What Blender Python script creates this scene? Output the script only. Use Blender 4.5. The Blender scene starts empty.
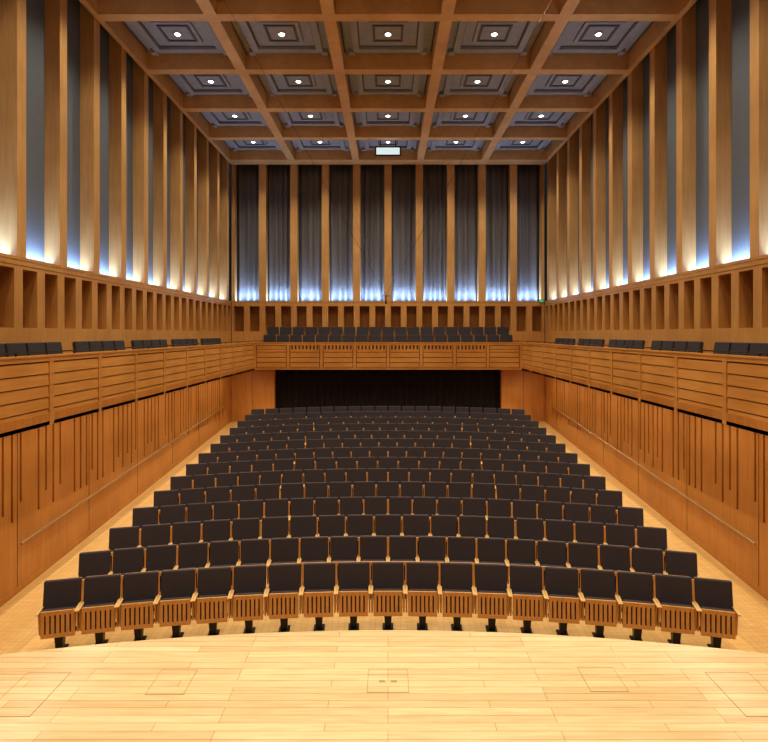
import bpy, bmesh, math, random
from mathutils import Vector, Matrix
random.seed(4)
S = bpy.context.scene
COL = S.collection

# ------------------------------------------------------------------ materials
def new_mat(name):
    m = bpy.data.materials.new(name); m.use_nodes = True
    nt = m.node_tree; b = nt.nodes['Principled BSDF']
    return m, nt, b

def plain(name, col, rough=0.6, metal=0.0, noise=0.0, scale=40):
    m, nt, b = new_mat(name)
    b.inputs['Roughness'].default_value = rough
    b.inputs['Metallic'].default_value = metal
    if noise > 0:
        tc = nt.nodes.new('ShaderNodeTexCoord'); n = nt.nodes.new('ShaderNodeTexNoise')
        n.inputs['Scale'].default_value = scale
        r = nt.nodes.new('ShaderNodeValToRGB')
        r.color_ramp.elements[0].position = .3; r.color_ramp.elements[1].position = .7
        r.color_ramp.elements[0].color = [c*(1-noise) for c in col]+[1]
        r.color_ramp.elements[1].color = [min(1, c*(1+noise)) for c in col]+[1]
        nt.links.new(tc.outputs['Object'], n.inputs['Vector'])
        nt.links.new(n.outputs['Fac'], r.inputs['Fac'])
        nt.links.new(r.outputs['Color'], b.inputs['Base Color'])
    else:
        b.inputs['Base Color'].default_value = list(col)+[1]
    return m

def wood(name, c1, c2, stretch=(12, 12, .8), rough=.38, scale=1.5):
    m, nt, b = new_mat(name)
    tc = nt.nodes.new('ShaderNodeTexCoord'); mp = nt.nodes.new('ShaderNodeMapping')
    mp.inputs['Scale'].default_value = stretch
    n = nt.nodes.new('ShaderNodeTexNoise'); n.inputs['Scale'].default_value = scale
    n.inputs['Detail'].default_value = 6; n.inputs['Distortion'].default_value = .6
    r = nt.nodes.new('ShaderNodeValToRGB')
    r.color_ramp.elements[0].position = .3; r.color_ramp.elements[1].position = .7
    r.color_ramp.elements[0].color = list(c1)+[1]; r.color_ramp.elements[1].color = list(c2)+[1]
    # board-to-board tone variation
    n2 = nt.nodes.new('ShaderNodeTexNoise'); n2.inputs['Scale'].default_value = .9; n2.inputs['Detail'].default_value = 2
    r2 = nt.nodes.new('ShaderNodeValToRGB')
    r2.color_ramp.elements[0].position = .35; r2.color_ramp.elements[1].position = .65
    r2.color_ramp.elements[0].color = (.86, .82, .78, 1); r2.color_ramp.elements[1].color = (1, 1, 1, 1)
    mx = nt.nodes.new('ShaderNodeMix'); mx.data_type = 'RGBA'; mx.blend_type = 'MULTIPLY'; mx.inputs[0].default_value = 1
    L = nt.links.new
    L(tc.outputs['Object'], mp.inputs['Vector']); L(mp.outputs['Vector'], n.inputs['Vector'])
    L(tc.outputs['Object'], n2.inputs['Vector']); L(n2.outputs['Fac'], r2.inputs['Fac'])
    L(n.outputs['Fac'], r.inputs['Fac'])
    L(r.outputs['Color'], mx.inputs[6]); L(r2.outputs['Color'], mx.inputs[7])
    L(mx.outputs[2], b.inputs['Base Color'])
    b.inputs['Roughness'].default_value = rough
    return m

def planks(name, c1, c2, mortar, width=1.6, row=.11, rough=.35, rot=0, ms=.0018):
    m, nt, b = new_mat(name)
    tc = nt.nodes.new('ShaderNodeTexCoord'); mp = nt.nodes.new('ShaderNodeMapping')
    mp.inputs['Rotation'].default_value = (0, 0, rot)
    br = nt.nodes.new('ShaderNodeTexBrick')
    br.inputs['Scale'].default_value = 1
    br.inputs['Brick Width'].default_value = width; br.inputs['Row Height'].default_value = row
    br.inputs['Mortar Size'].default_value = ms; br.inputs['Mortar Smooth'].default_value = .3
    br.inputs['Bias'].default_value = 0
    br.offset = .37; br.offset_frequency = 3
    br.inputs['Color1'].default_value = list(c1)+[1]; br.inputs['Color2'].default_value = list(c2)+[1]
    br.inputs['Mortar'].default_value = list(mortar)+[1]
    mp2 = nt.nodes.new('ShaderNodeMapping')
    mp2.inputs['Rotation'].default_value = (0, 0, rot); mp2.inputs['Scale'].default_value = (1, 14, 1)
    n = nt.nodes.new('ShaderNodeTexNoise'); n.inputs['Scale'].default_value = 2; n.inputs['Detail'].default_value = 6
    r = nt.nodes.new('ShaderNodeValToRGB')
    r.color_ramp.elements[0].position = .3; r.color_ramp.elements[1].position = .7
    r.color_ramp.elements[0].color = (.84, .80, .74, 1); r.color_ramp.elements[1].color = (1, 1, 1, 1)
    mx = nt.nodes.new('ShaderNodeMix'); mx.data_type = 'RGBA'; mx.blend_type = 'MULTIPLY'
    mx.inputs[0].default_value = 1
    L = nt.links.new
    L(tc.outputs['Object'], mp.inputs['Vector']); L(mp.outputs['Vector'], br.inputs['Vector'])
    L(tc.outputs['Object'], mp2.inputs['Vector']); L(mp2.outputs['Vector'], n.inputs['Vector'])
    L(n.outputs['Fac'], r.inputs['Fac'])
    L(br.outputs['Color'], mx.inputs[6]); L(r.outputs['Color'], mx.inputs[7])
    L(mx.outputs[2], b.inputs['Base Color'])
    b.inputs['Roughness'].default_value = rough
    return m

def emis(name, col, st):
    m, nt, b = new_mat(name)
    b.inputs['Base Color'].default_value = (0, 0, 0, 1)
    b.inputs['Emission Color'].default_value = list(col)+[1]
    b.inputs['Emission Strength'].default_value = st
    return m

OAK = wood('oak_upper', (.58, .36, .15), (.68, .44, .20))
OAKBAND = wood('oak_band', (.54, .30, .10), (.62, .365, .135))
OAKH = wood('oak_horizontal', (.55, .275, .075), (.65, .345, .11), (.8, .8, 14))
OAKL = wood('oak_lower', (.49, .22, .055), (.59, .285, .08), (10, 10, .6))
OAKB = wood('oak_beam', (.63, .40, .175), (.71, .475, .225), (3, 3, 3))
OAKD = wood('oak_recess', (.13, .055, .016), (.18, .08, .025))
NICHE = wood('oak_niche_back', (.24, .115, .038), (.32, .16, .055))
SLOT = plain('slot_painted_shadow', (.03, .011, .004), .9)  # near-black backing: shade inside the slots and rear opening put into the colour
PANEL = plain('acoustic_panel_fabric', (.15, .18, .23), .9, 0, .12, 30)
GREY = plain('coffer_plaster', (.30, .325, .355), .8, 0, .06, 6)
GREYD = plain('coffer_plaster_dark', (.12, .13, .15), .8)
STAGE = planks('stage_maple_boards', (.76, .60, .37), (.63, .475, .27), (.28, .18, .09), 1.7, .115, .27, 0, .0028)
FLOOR = planks('aisle_oak_boards', (.74, .51, .23), (.66, .44, .18), (.38, .25, .10), 1.5, .1, .4, math.pi/2)
STEDGE = wood('stage_edge_wood', (.12, .06, .025), (.2, .1, .04))
CLOTH = plain('seat_upholstery', (.044, .037, .045), .85, 0, .25, 120)
SEATW = wood('seat_beech', (.54, .28, .085), (.66, .37, .13), (6, 6, 1), .4, 4)
ARMW = wood('armrest_beech', (.60, .40, .17), (.68, .47, .22), (6, 1, 6), .35, 4)
METAL = plain('black_metal', (.015, .015, .017), .4, .3)
DRAPE = plain('drape_grey_velvet', (.18, .18, .19), .9, 0, .1, 20)
BLACKD = plain('drape_black', (.014, .009, .009), .95)
BRASS = plain('handrail_bronze', (.50, .40, .28), .35, .8)
LAMP = emis('lamp_glow', (1, .95, .85), 12)
WHITE = plain('lamp_ring_white', (.5, .5, .5), .4)
SCREEN = emis('projector_window_glow', (.82, .95, .93), .75)
GREEN = emis('exit_sign_green', (.1, .8, .35), .6)

# ------------------------------------------------------------------ mesh builder
class MB:
    def __init__(s, mats): s.v = []; s.f = []; s.m = []; s.mats = mats
    def mi(s, mat):
        if mat not in s.mats: s.mats.append(mat)
        return s.mats.index(mat)
    def box(s, x0, x1, y0, y1, z0, z1, mat):
        x0, x1 = min(x0, x1), max(x0, x1); y0, y1 = min(y0, y1), max(y0, y1); z0, z1 = min(z0, z1), max(z0, z1)
        if x1-x0 < 1e-5 or y1-y0 < 1e-5 or z1-z0 < 1e-5: return
        s.hexa([(x0,y0,z0),(x1,y0,z0),(x1,y1,z0),(x0,y1,z0),(x0,y0,z1),(x1,y0,z1),(x1,y1,z1),(x0,y1,z1)], mat)
    def hexa(s, p, mat):
        b = len(s.v); s.v += p; k = s.mi(mat)
        for q in ((3,2,1,0),(4,5,6,7),(0,1,5,4),(1,2,6,5),(2,3,7,6),(3,0,4,7)):
            s.f.append([b+i for i in q]); s.m.append(k)
    def tube(s, p0, p1, r, mat, n=10, r1=None):
        p0 = Vector(p0); p1 = Vector(p1); d = (p1-p0).normalized()
        a = d.orthogonal().normalized(); c = d.cross(a); b = len(s.v); k = s.mi(mat)
        if r1 is None: r1 = r
        for p, rr in ((p0, r), (p1, r1)):
            for i in range(n):
                t = 2*math.pi*i/n; s.v.append(tuple(p+a*math.cos(t)*rr+c*math.sin(t)*rr))
        for i in range(n):
            j = (i+1) % n; s.f.append([b+i, b+j, b+n+j, b+n+i]); s.m.append(k)
        s.f.append([b+i for i in range(n)][::-1]); s.m.append(k)
        s.f.append([b+n+i for i in range(n)]); s.m.append(k)
    def rbox(s, c, size, bev, mat, rotx=0, seg=2):
        bm = bmesh.new(); bmesh.ops.create_cube(bm, size=1)
        bmesh.ops.scale(bm, vec=size, verts=bm.verts)
        bmesh.ops.bevel(bm, geom=bm.edges[:], offset=bev, segments=seg, profile=.5, affect='EDGES')
        M = Matrix.Translation(c) @ Matrix.Rotation(rotx, 4, 'X')
        bm.transform(M); bm.verts.index_update(); b = len(s.v); k = s.mi(mat)
        for v in bm.verts: s.v.append(tuple(v.co))
        for f in bm.faces: s.f.append([b+v.index for v in f.verts]); s.m.append(k)
        bm.free()
    def mesh(s, name):
        me = bpy.data.meshes.new(name); me.from_pydata(s.v, [], s.f)
        for m in s.mats: me.materials.append(m)
        me.polygons.foreach_set('material_index', s.m); me.update()
        return me
    def obj(s, name):
        o = bpy.data.objects.new(name, s.mesh(name)); COL.objects.link(o)
        bm = bmesh.new(); bm.from_mesh(o.data); bmesh.ops.recalc_face_normals(bm, faces=bm.faces[:]); bm.to_mesh(o.data); bm.free()
        return o

# ------------------------------------------------------------------ dimensions
CAMZ = 4.7
WU, WL, WB = 7.0, 6.6, 5.5
YB = 25.06; YF = -4.0; YBAL = 23.2; YLB = 23.65
SILL = 6.2; CEIL = 12.25; SLAB = 12.75
P = 2.77; BEAMS = [24.5-P*k for k in range(11)]
RK = .069; RY = 8.75
def fz(y): return max(0, (y-RY)*RK)

# ------------------------------------------------------------------ floor
m = MB([FLOOR])
for (a, b) in ((YF, RY), (RY, 25.4)):
    m.hexa([(-WL,a,-.2),(WL,a,-.2),(WL,b,-.2),(-WL,b,-.2),(-WL,a,fz(a)),(WL,a,fz(a)),(WL,b,fz(b)),(-WL,b,fz(b))], FLOOR)
m.obj('floor')

# ------------------------------------------------------------------ stage (convex front edge)
R_ST = 20.0
def arc_y(x, y0, R): return y0-R+math.sqrt(R*R-x*x)
m = MB([STAGE, STEDGE]); N = 48; ZS = .8; WS = 6.575
xs = [-WS+(2*WS)*i/N for i in range(N+1)]
for i in range(N):
    a, b = xs[i], xs[i+1]; ya, yb = arc_y(a, 7.4, R_ST), arc_y(b, 7.4, R_ST)
    m.hexa([(a,YF+.05,.02),(b,YF+.05,.02),(b,yb-.03,.02),(a,ya-.03,.02),(a,YF+.05,ZS-.04),(b,YF+.05,ZS-.04),(b,yb-.03,ZS-.04),(a,ya-.03,ZS-.04)], STEDGE)
    m.hexa([(a,YF+.05,ZS-.04),(b,YF+.05,ZS-.04),(b,yb,ZS-.04),(a,ya,ZS-.04),(a,YF+.05,ZS),(b,YF+.05,ZS),(b,yb,ZS),(a,ya,ZS)], STAGE)
m.obj('stage')
HATCH = wood('hatch_edge', (.36, .25, .14), (.42, .30, .17))
def hatch(cx, cy, w, d, inner=False):
    m = MB([STAGE]); t = .007; z0 = ZS+.0005; z1 = ZS+.003
    m.box(cx-w/2, cx+w/2, cy-d/2, cy-d/2+t, z0, z1, HATCH); m.box(cx-w/2, cx+w/2, cy+d/2-t, cy+d/2, z0, z1, HATCH)
    m.box(cx-w/2, cx-w/2+t, cy-d/2, cy+d/2, z0, z1, HATCH); m.box(cx+w/2-t, cx+w/2, cy-d/2, cy+d/2, z0, z1, HATCH)
    m.box(cx-w/2+t, cx+w/2-t, cy-d/2+t, cy+d/2-t, z0, z0+.0012, STAGE)
    if inner:
        m.box(cx-.10, cx-.03, cy-.03, cy+.01, z0+.0012, z1, HATCH); m.box(cx+.03, cx+.10, cy-.03, cy+.01, z0+.0012, z1, HATCH)
        m.box(cx-w/2, cx+w/2, cy+.10, cy+.10+t, z0, z1, HATCH)
    m.obj('floor_hatch')
hatch(.0, 6.32, .46, .42, True)
for cx, cy, w, d in ((-2.42, 6.3, .42, .45), (2.42, 6.35, .42, .45), (-3.9, 6.1, .5, .75), (3.9, 6.1, .5, .75)):
    hatch(cx, cy, w, d)

# ------------------------------------------------------------------ side walls
fin_y = []
y = 24.5+.09-P/2
while y > YF+.3: fin_y.append(y); y -= P/2
PR = .33
def side_wall(s, name):
    m = MB([OAK]); rnd = random.Random(7)
    slots = []; y = 5.0
    while y < 22.6:
        n = rnd.choice([4, 5, 5, 6])
        for i in range(n):
            if y < 22.8:
                slots.append((y, .06, 1.38+rnd.choice([0, 0, 0, .18, .3]), 3.02))
            y += .235
        y += .28
    T0, T1 = WL, WL+.09
    y = YF
    ZT = 3.22
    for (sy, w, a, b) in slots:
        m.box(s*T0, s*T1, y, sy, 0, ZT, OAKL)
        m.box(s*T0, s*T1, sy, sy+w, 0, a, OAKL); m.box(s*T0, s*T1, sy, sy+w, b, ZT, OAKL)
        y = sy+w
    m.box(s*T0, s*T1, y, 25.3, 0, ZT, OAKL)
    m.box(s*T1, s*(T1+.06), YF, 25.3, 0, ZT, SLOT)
    for k in range(11):
        yy = -2+2.4*k
        m.box(s*(T0-.004), s*T0, yy, yy+.012, fz(yy)+.1, 3.22, OAKD)
    m.hexa([(s*(T0-.015), RY, 0), (s*T0, RY, 0), (s*T0, YLB, fz(YLB)), (s*(T0-.015), YLB, fz(YLB)),
            (s*(T0-.015), RY, .10), (s*T0, RY, .10), (s*T0, YLB, fz(YLB)+.10), (s*(T0-.015), YLB, fz(YLB)+.10)], OAKL)
    a0, a1 = WU, WU+.26; z0, z1 = 4.82, 5.94; pit = P/4; w = .44
    m.box(s*a0, s*a1, YF, YB, 3.2, z0, OAKBAND); m.box(s*a0, s*a1, YF, YB, z1, SILL-.1, OAKBAND)
    m.box(s*(a0-.006), s*(a0+.05), YF, YB, SILL-.09, SILL-.03, OAKBAND)
    m.box(s*(a0-.004), s*a0, YF, YB, z1+.06, z1+.07, OAKD)
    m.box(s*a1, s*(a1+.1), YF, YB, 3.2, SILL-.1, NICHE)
    y = 24.5+pit/2; prev = YB
    while y > YF+1:
        m.box(s*a0, s*a1, y+w/2, prev, z0, z1, OAKBAND); prev = y-w/2; y -= pit
    m.box(s*a0, s*a1, YF, prev, z0, z1, OAKBAND)
    m.box(s*(WU+PR), s*(WU+PR+.1), YF, YB+.4, SILL-.3, SLAB-.01, PANEL)
    for fy in [24.5+.09]+fin_y:
        m.box(s*WU, s*(WU+PR), fy-.135, fy+.135, SILL-.1, SLAB-.01, OAK)
    m.obj(name)
side_wall(-1, 'wall_left'); side_wall(1, 'wall_right')

# ------------------------------------------------------------------ back wall
m = MB([OAK])
a0, a1 = YB, YB+.26; z0, z1 = 4.82, 5.94
XW = WU-.025
m.box(-XW, XW, a0, a1, 3.2, z0, OAKBAND); m.box(-XW, XW, a0, a1, z1, SILL-.1, OAKBAND)
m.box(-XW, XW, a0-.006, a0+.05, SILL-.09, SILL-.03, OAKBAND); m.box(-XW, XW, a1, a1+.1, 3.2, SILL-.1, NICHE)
prev = -XW
for i in range(20):
    c = -6.65+.7*i
    m.box(prev, c-.22, a0, a1, z0, z1, OAKBAND); prev = c+.22
m.box(prev, XW, a0, a1, z0, z1, OAKBAND)
m.box(-XW, XW, a0+.7, a0+.8, SILL-.1, SLAB-.01, PANEL)
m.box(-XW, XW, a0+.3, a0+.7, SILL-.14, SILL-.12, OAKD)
for i in range(11):
    c = -7+1.4*i
    m.box(max(-XW, c-.16), min(XW, c+.16), a0, a0+.38, SILL-.1, SLAB-.01, OAK)
OX = 4.85
for s in (-1, 1):
    m.box(s*OX, s*(WL-.01), YLB, YLB+.1, fz(YLB), 3.2, OAKL)
    m.box(s*(OX-.08), s*OX, YLB-.02, YLB+.25, fz(YLB), 3.2, OAKL)
    m.box(s*5.7, s*5.715, YLB-.004, YLB, fz(YLB)+.05, 3.2, OAKD)
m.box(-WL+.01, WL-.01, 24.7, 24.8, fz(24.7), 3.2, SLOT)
m.obj('wall_back')
m = MB([OAKL]); m.box(-7.4, 7.4, YF-.12, YF-.005, 0, SLAB, OAKL); m.obj('wall_stage_end')

def drape(name, x0, x1, y, z0, z1, mat, waves, amp):
    n = int(waves*12); v = []; f = []; ph0 = random.uniform(0, 6)
    for j in range(9):
        t = j/8; z = z1+(z0-z1)*t
        for i in range(n+1):
            u = i/n; ph = u*waves*2*math.pi+ph0
            v.append((x0+(x1-x0)*u+.012*math.sin(ph*.5+t*2), y+amp*(.75+.25*t)*math.sin(ph+.9*math.sin(5*u+t+ph0)), z))
    for j in range(8):
        for i in range(n):
            a = j*(n+1)+i; f.append((a, a+n+1, a+n+2, a+1))
    me = bpy.data.meshes.new(name); me.from_pydata(v, [], f); me.materials.append(mat)
    for p in me.polygons: p.use_smooth = True
    o = bpy.data.objects.new(name, me); COL.objects.link(o)
    md = o.modifiers.new('thick', 'SOLIDIFY'); md.thickness = .006
    return o
for i in range(10):
    c = -6.3+1.4*i
    drape('acoustic_drape', c-.57, c+.57, YB+.54, SILL-.08, CEIL+.3, DRAPE, random.choice([3.5, 4, 4.5]), .085)
drape('black_curtain', -OX+.09, OX-.09, YLB+.35, fz(YLB+.35)+.03, 3.18, BLACKD, 34, .05)

# ------------------------------------------------------------------ ceiling grid
m = MB([OAKB])
XC = WU-.005
m.box(-7.4, 7.4, YF, 25.7, SLAB, SLAB+.12, GREYD)
for by in BEAMS:
    if by < YF+.3: continue
    if by > 24: m.box(-XC, XC, by-.15, YB+.0, CEIL, SLAB-.012, OAKB)
    else: m.box(-XC, XC, by-.15, by+.15, CEIL, SLAB-.001, OAKB)
for bx in (-4.2, -1.4, 1.4, 4.2):
    m.box(bx-.15, bx+.15, YF+.02, YB, CEIL-.004, SLAB-.002, OAKB)
for s in (-1, 1): m.box(s*(XC-.14), s*XC, YF+.02, YB, CEIL-.003, SLAB-.002, OAKB)
cof = []
for k in range(len(BEAMS)-1):
    cy = (BEAMS[k]+BEAMS[k+1])/2
    if cy < YF+1: continue
    for cx in (-5.6, -2.8, 0, 2.8, 5.6):
        cof.append((cx if abs(cx) < 5 else cx*.99, cy, k))
def ring(m, cx, cy, o, i, z0, z1, mat):
    m.box(cx-o, cx+o, cy-o, cy-i, z0, z1, mat); m.box(cx-o, cx+o, cy+i, cy+o, z0, z1, mat)
    m.box(cx-o, cx-i, cy-i, cy+i, z0, z1, mat); m.box(cx+i, cx+o, cy-i, cy+i, z0, z1, mat)
for cx, cy, k in cof:
    h = 1.2
    m.box(cx-h, cx+h, cy-h, cy+h, SLAB-.06, SLAB-.001, GREY)
    ring(m, cx, cy, .98, .80, SLAB-.15, SLAB-.061, GREY)
    ring(m, cx, cy, .80, .77, SLAB-.075, SLAB-.061, GREYD)
    for a in (-1, 1):
        for b in (-1, 1):
            m.box(cx+a*.92, cx+a*1.1, cy+b*.92, cy+b*1.1, SLAB-.17, SLAB-.061, GREY)
    m.box(cx-.5, cx+.5, cy-.5, cy+.5, SLAB-.12, SLAB-.061, GREY)
    ring(m, cx, cy, .40, .34, SLAB-.15, SLAB-.121, GREYD)
m.obj('ceiling')

def lampmesh():
    m = MB([WHITE])
    m.tube((0,0,0), (0,0,-.04), .11, WHITE, 20, .105)
    m.tube((0,0,-.0402), (0,0,-.046), .07, LAMP, 20)
    return m.mesh('ceiling_downlight')
LM = lampmesh()
LC = (1, .86, .65)
for cx, cy, k in cof:
    o = bpy.data.objects.new('ceiling_downlight', LM); COL.objects.link(o); o.location = (cx, cy, SLAB-.1205)
    ld = bpy.data.lights.new('downlight_beam', 'SPOT'); ld.energy = (420 if abs(cx) < 5 else 380) if cy > 9 else 320
    ld.spot_size = math.radians(116); ld.spot_blend = .9; ld.shadow_soft_size = .09; ld.color = LC
    lo = bpy.data.objects.new('downlight_beam', ld); COL.objects.link(lo); lo.parent = o; lo.location = (0, 0, -.09)
# linear luminaires in the balcony soffits (housings are part of the balcony mesh)
for s in (-1, 1):
    ld = bpy.data.lights.new('soffit_wash', 'AREA'); ld.shape = 'RECTANGLE'; ld.size = 15.6; ld.size_y = .05; ld.energy = 95; ld.color = LC
    lo = bpy.data.objects.new('soffit_wash_light', ld); COL.objects.link(lo)
    lo.location = (s*5.90, 15.0, 3.193); lo.rotation_euler = (0, 0, math.pi/2)
# illuminated sign below a rear coffer
m = MB([METAL]); m.box(-.52, .52, 22.55, 22.62, 11.86, 12.22, METAL); m.box(-.47, .47, 22.545, 22.55, 11.90, 12.18, SCREEN)
for sx in (-.3, .3): m.box(sx-.015, sx+.015, 22.57, 22.6, 12.22, SLAB-.06, METAL)
m.obj('illuminated_sign')

# LED troughs (cool uplights)
def strip(loc, L, along, direction, power, spread):
    ld = bpy.data.lights.new('trough_led', 'AREA'); ld.shape = 'RECTANGLE'; ld.size = L; ld.size_y = .06
    ld.energy = power; ld.color = (.42, .62, 1); ld.spread = math.radians(spread)
    o = bpy.data.objects.new('trough_led_light', ld); COL.objects.link(o)
    X = Vector(along).normalized(); Z = -Vector(direction).normalized(); Y = Z.cross(X).normalized()
    M = Matrix((X, Y, Z)).transposed().to_4x4(); M.translation = Vector(loc); o.matrix_world = M
    return o
Ls = YB-4
for s in (-1, 1):
    strip((s*(WU+.20), 4+Ls/2, SILL-.085), Ls, (0, 1, 0), (s*.5, 0, 1), 19*Ls, 150)
strip((0, YB+.22, SILL-.085), 13.6, (1, 0, 0), (0, .25, 1), 25*13.6, 135)

# ------------------------------------------------------------------ balcony
m = MB([OAKH])
ZB0, ZB1 = 3.225, 4.33
def para_side(s):
    x0, x1 = WB, WB+.10
    xb = x0+.03
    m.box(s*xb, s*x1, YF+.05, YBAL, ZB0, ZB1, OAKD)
    m.box(s*(x0-.012), s*(x1+.03), YF+.05, YBAL+.05, ZB1, ZB1+.03, OAKH)
    m.box(s*x0, s*xb, YF+.05, YBAL, ZB0, ZB0+.06, OAKH); m.box(s*x0, s*xb, YF+.05, YBAL, ZB1-.07, ZB1, OAKH)
    p = 1.55; y = YBAL
    while y-p > YF:
        m.box(s*(x0-.004), s*xb, y-.12, y-.004, ZB0, ZB1, OAKH)
        n = 5; za, zb = ZB0+.075, ZB1-.085; h = (zb-za)/n
        for i in range(n):
            z = za+i*h
            m.hexa([(s*(x0+.001), y-p+.008, z+.008), (s*xb, y-p+.008, z+.008), (s*xb, y-.132, z+.008), (s*(x0+.001), y-.132, z+.008),
                    (s*(x0+.012), y-p+.008, z+h-.008), (s*xb, y-p+.008, z+h-.008), (s*xb, y-.132, z+h-.008), (s*(x0+.012), y-.132, z+h-.008)], OAKH)
        y -= p
    m.box(s*x0, s*(WU-.005), YF+.05, YBAL, ZB0, 3.42, OAKL)
    m.box(s*5.90-.035, s*5.90+.035, 7.2, 22.8, 3.196, ZB0+.01, METAL)
    m.box(s*5.95, s*(WU-.005), YF+.05, YBAL, 3.42, 3.54, OAKH)
    m.tube((s*(x0+.06), 2, ZB1+.08), (s*(x0+.06), YBAL, ZB1+.08), .012, METAL, 8)
    yy = 2.2
    while yy < YBAL: m.box(s*(x0+.05), s*(x0+.07), yy-.01, yy+.01, ZB1+.03, ZB1+.08, METAL); yy += 1.55
para_side(-1); para_side(1)
y0, y1 = YBAL, YBAL+.1; yb = y0+.04
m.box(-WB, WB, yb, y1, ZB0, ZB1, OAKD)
m.box(-WB, WB, y0-.012, y1+.03, ZB1, ZB1+.03, OAKH)
m.box(-WB, WB, y0, yb, ZB0, ZB0+.06, OAKH); m.box(-WB, WB, y0, yb, ZB1-.10, ZB1, OAKH)
np_ = 8; pw = 2*WB/np_
for i in range(np_+1):
    c = -WB+pw*i; m.box(max(-WB, c-.06), min(WB, c+.06), y0-.006, yb, ZB0, ZB1, OAKH)
for i in range(np_):
    c = -WB+pw*i+.085; w = pw-.17
    m.box(c, c+w, y0, yb, ZB1-.37, ZB1-.27, OAKH)
    if 1 <= i <= 6:
        q = 8
        for j in range(q+1):
            xc = c+w*j/q
            m.box(max(c, xc-.04), min(c+w, xc+.04), y0+.003, yb, ZB1-.27, ZB1-.10, OAKH)
    else:
        m.box(c+.006, c+w-.006, y0+.003, yb, ZB1-.255, ZB1-.12, OAKH)
    za, zb = ZB0+.075, ZB1-.38; h = (zb-za)/3
    for j in range(3): m.box(c, c+w, y0+.006, yb, za+j*h+.012, za+(j+1)*h-.012, OAKH)
m.box(-WU+.005, WU-.005, YBAL+.04, YB-.001, ZB0, 3.42, OAKL)
m.box(-WU+.005, WU-.005, 23.55, YB-.001, 3.42, 3.66, OAKH)
m.box(-WU+.005, WU-.005, 24.30, YB-.001, 3.66, 4.01, OAKH)
m.tube((-WB, y0+.06, ZB1+.08), (WB, y0+.06, ZB1+.08), .012, METAL, 8)
m.obj('balcony')

# ------------------------------------------------------------------ seats
def seat_mesh():
    m = MB([CLOTH, SEATW, ARMW, METAL])
    m.rbox((0, .02, .012), (.17, .26, .024), .008, METAL, 0, 1)
    m.hexa([(-.045,-.03,.02),(.045,-.03,.02),(.045,.08,.02),(-.045,.08,.02),(-.06,-.06,.28),(.06,-.06,.28),(.06,.10,.28),(-.06,.10,.28)], METAL)
    m.box(-.22, .22, -.03, .07, .27, .305, METAL)
    rx = math.radians(-9)
    m.rbox((0, .125, .79), (.505, .075, .425), .022, CLOTH, rx, 3)
    m.rbox((0, .168, .75), (.49, .018, .48), .006, SEATW, rx, 1)
    f = -.10; t = .022; za, zb = .25, .645; w = .228
    m.rbox((0, f+.065, (za+zb)/2+.005), (.44, .085, zb-za-.01), .025, CLOTH, math.radians(-4), 2)
    m.box(-w+.01, w-.01, f+t, f+t+.012, za+.01, zb-.01, METAL)
    m.rbox((0, f+t/2, zb-.035), (2*w, t, .07), .006, SEATW, 0, 1)
    m.rbox((0, f+t/2, za+.03), (2*w, t, .06), .006, SEATW, 0, 1)
    m.box(-w, -w+.05, f, f+t, za+.055, zb-.065, SEATW); m.box(w-.05, w, f, f+t, za+.055, zb-.065, SEATW)
    n = 5; W = 2*w-.10; gap = .022; sw = (W-gap*(n+1))/n
    for i in range(n):
        x = -W/2+gap+i*(sw+gap); m.box(x, x+sw, f, f+t, za+.055, zb-.065, SEATW)
    for s in (-1, 1):
        x = s*.2525
        m.rbox((x, -.03, .645), (.038, .32, .024), .008, ARMW, 0, 1)
        m.hexa([(x-.012,-.04,.28),(x+.012,-.04,.28),(x+.012,.10,.28),(x-.012,.10,.28),(x-.012,-.09,.634),(x+.012,-.09,.634),(x+.012,.13,.634),(x-.012,.13,.634)], SEATW)
    me = m.mesh('auditorium_seat')
    bm = bmesh.new(); bm.from_mesh(me); bmesh.ops.recalc_face_normals(bm, faces=bm.faces[:]); bm.to_mesh(me); bm.free()
    return me
SM = seat_mesh()
def put_seat(x, y, z, rz, name='auditorium_seat', sx=1):
    o = bpy.data.objects.new(name, SM); COL.objects.link(o)
    o.location = (x, y, z); o.rotation_euler = (0, 0, rz); o.scale = (sx, 1, 1); return o
for r in range(14):
    n, pit = (19, .546) if r % 2 == 0 else (20, .520)
    R = 20; d0 = 8.93+.985*r
    for i in range(n):
        s = (i-(n-1)/2)*pit; a = s/R
        x = R*math.sin(a); y = d0-R+R*math.cos(a)
        put_seat(x, y, fz(y)+.001, -a, sx=pit/.546)
for s in (-1, 1):
    y = 4.0
    while y < 22.3:
        for k in range(4):
            if y+k*.56 < 22.6:
                put_seat(s*6.45, y+k*.56, 3.541, -s*math.pi/2, 'balcony_seat')
        y += 4*.56+.45
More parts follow.
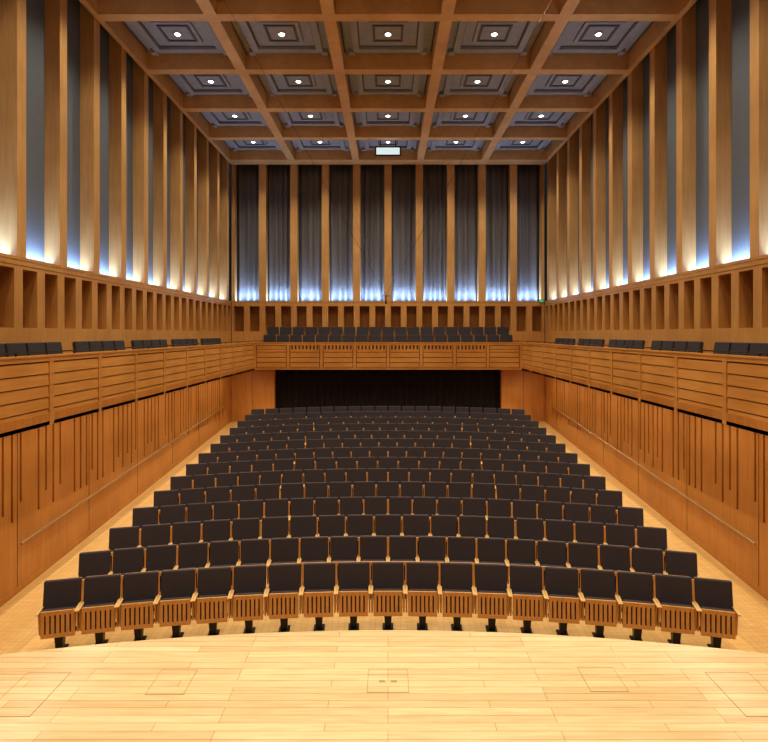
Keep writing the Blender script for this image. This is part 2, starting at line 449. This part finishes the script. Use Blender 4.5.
for r, (yy, zz) in enumerate(((23.98, 3.661), (24.72, 4.011))):
    n = 19
    for i in range(n):
        put_seat((i-(n-1)/2)*.565, yy, zz, 0, 'balcony_seat')

# ------------------------------------------------------------------ handrails
for s in (-1, 1):
    m = MB([BRASS]); pa, pb = 10.0, 22.6; x = s*(WL-.07)
    m.tube((x, pa, fz(pa)+.88), (x, pb, fz(pb)+.88), .02, BRASS, 10)
    yy = pa+.3
    while yy < pb:
        m.tube((x, yy, fz(yy)+.87), (s*(WL-.001), yy, fz(yy)+.80), .009, BRASS, 6); yy += 1.35
    m.obj('handrail')

m = MB([METAL]); m.box(7.0-.28, 7.0-.06, YB-.05, YB-.012, SILL-.09, SILL+.03, METAL); m.box(6.74, 6.92, YB-.055, YB-.05, SILL-.075, SILL+.015, GREEN)
m.obj('exit_sign')
m = MB([METAL]); c = (-.05, 14.0, 5.65)
for p in ((-3.9, 12.0, CEIL+.3), (3.9, 12.0, CEIL+.3), (-2.6, 21.5, CEIL+.2), (2.6, 21.5, CEIL+.2)):
    m.tube(c, p, .0035, METAL, 5)
m.tube((c[0]-.10, c[1], c[2]), (c[0]+.10, c[1], c[2]), .01, METAL, 8)
m.tube(c, (c[0], c[1], c[2]-.14), .014, METAL, 8); m.tube((c[0], c[1], c[2]-.14), (c[0], c[1], c[2]-.2), .022, METAL, 10)
m.obj('hanging_microphone')

# ------------------------------------------------------------------ world + camera
w = bpy.data.worlds.new('World'); S.world = w; w.use_nodes = True
w.node_tree.nodes['Background'].inputs[0].default_value = (.05, .05, .06, 1)
w.node_tree.nodes['Background'].inputs[1].default_value = .3
S.view_settings.view_transform = 'Standard'
try: S.view_settings.look = 'Medium High Contrast'
except Exception: S.view_settings.look = 'None'
cd = bpy.data.cameras.new('Camera'); cd.sensor_width = 36; cd.lens = 562/768*36
cd.shift_x = -4/768; cd.shift_y = -37/768; cd.clip_start = .05
co = bpy.data.objects.new('Camera', cd); COL.objects.link(co)
co.location = (0, 0, CAMZ); co.rotation_euler = (math.pi/2, 0, 0)
S.camera = co
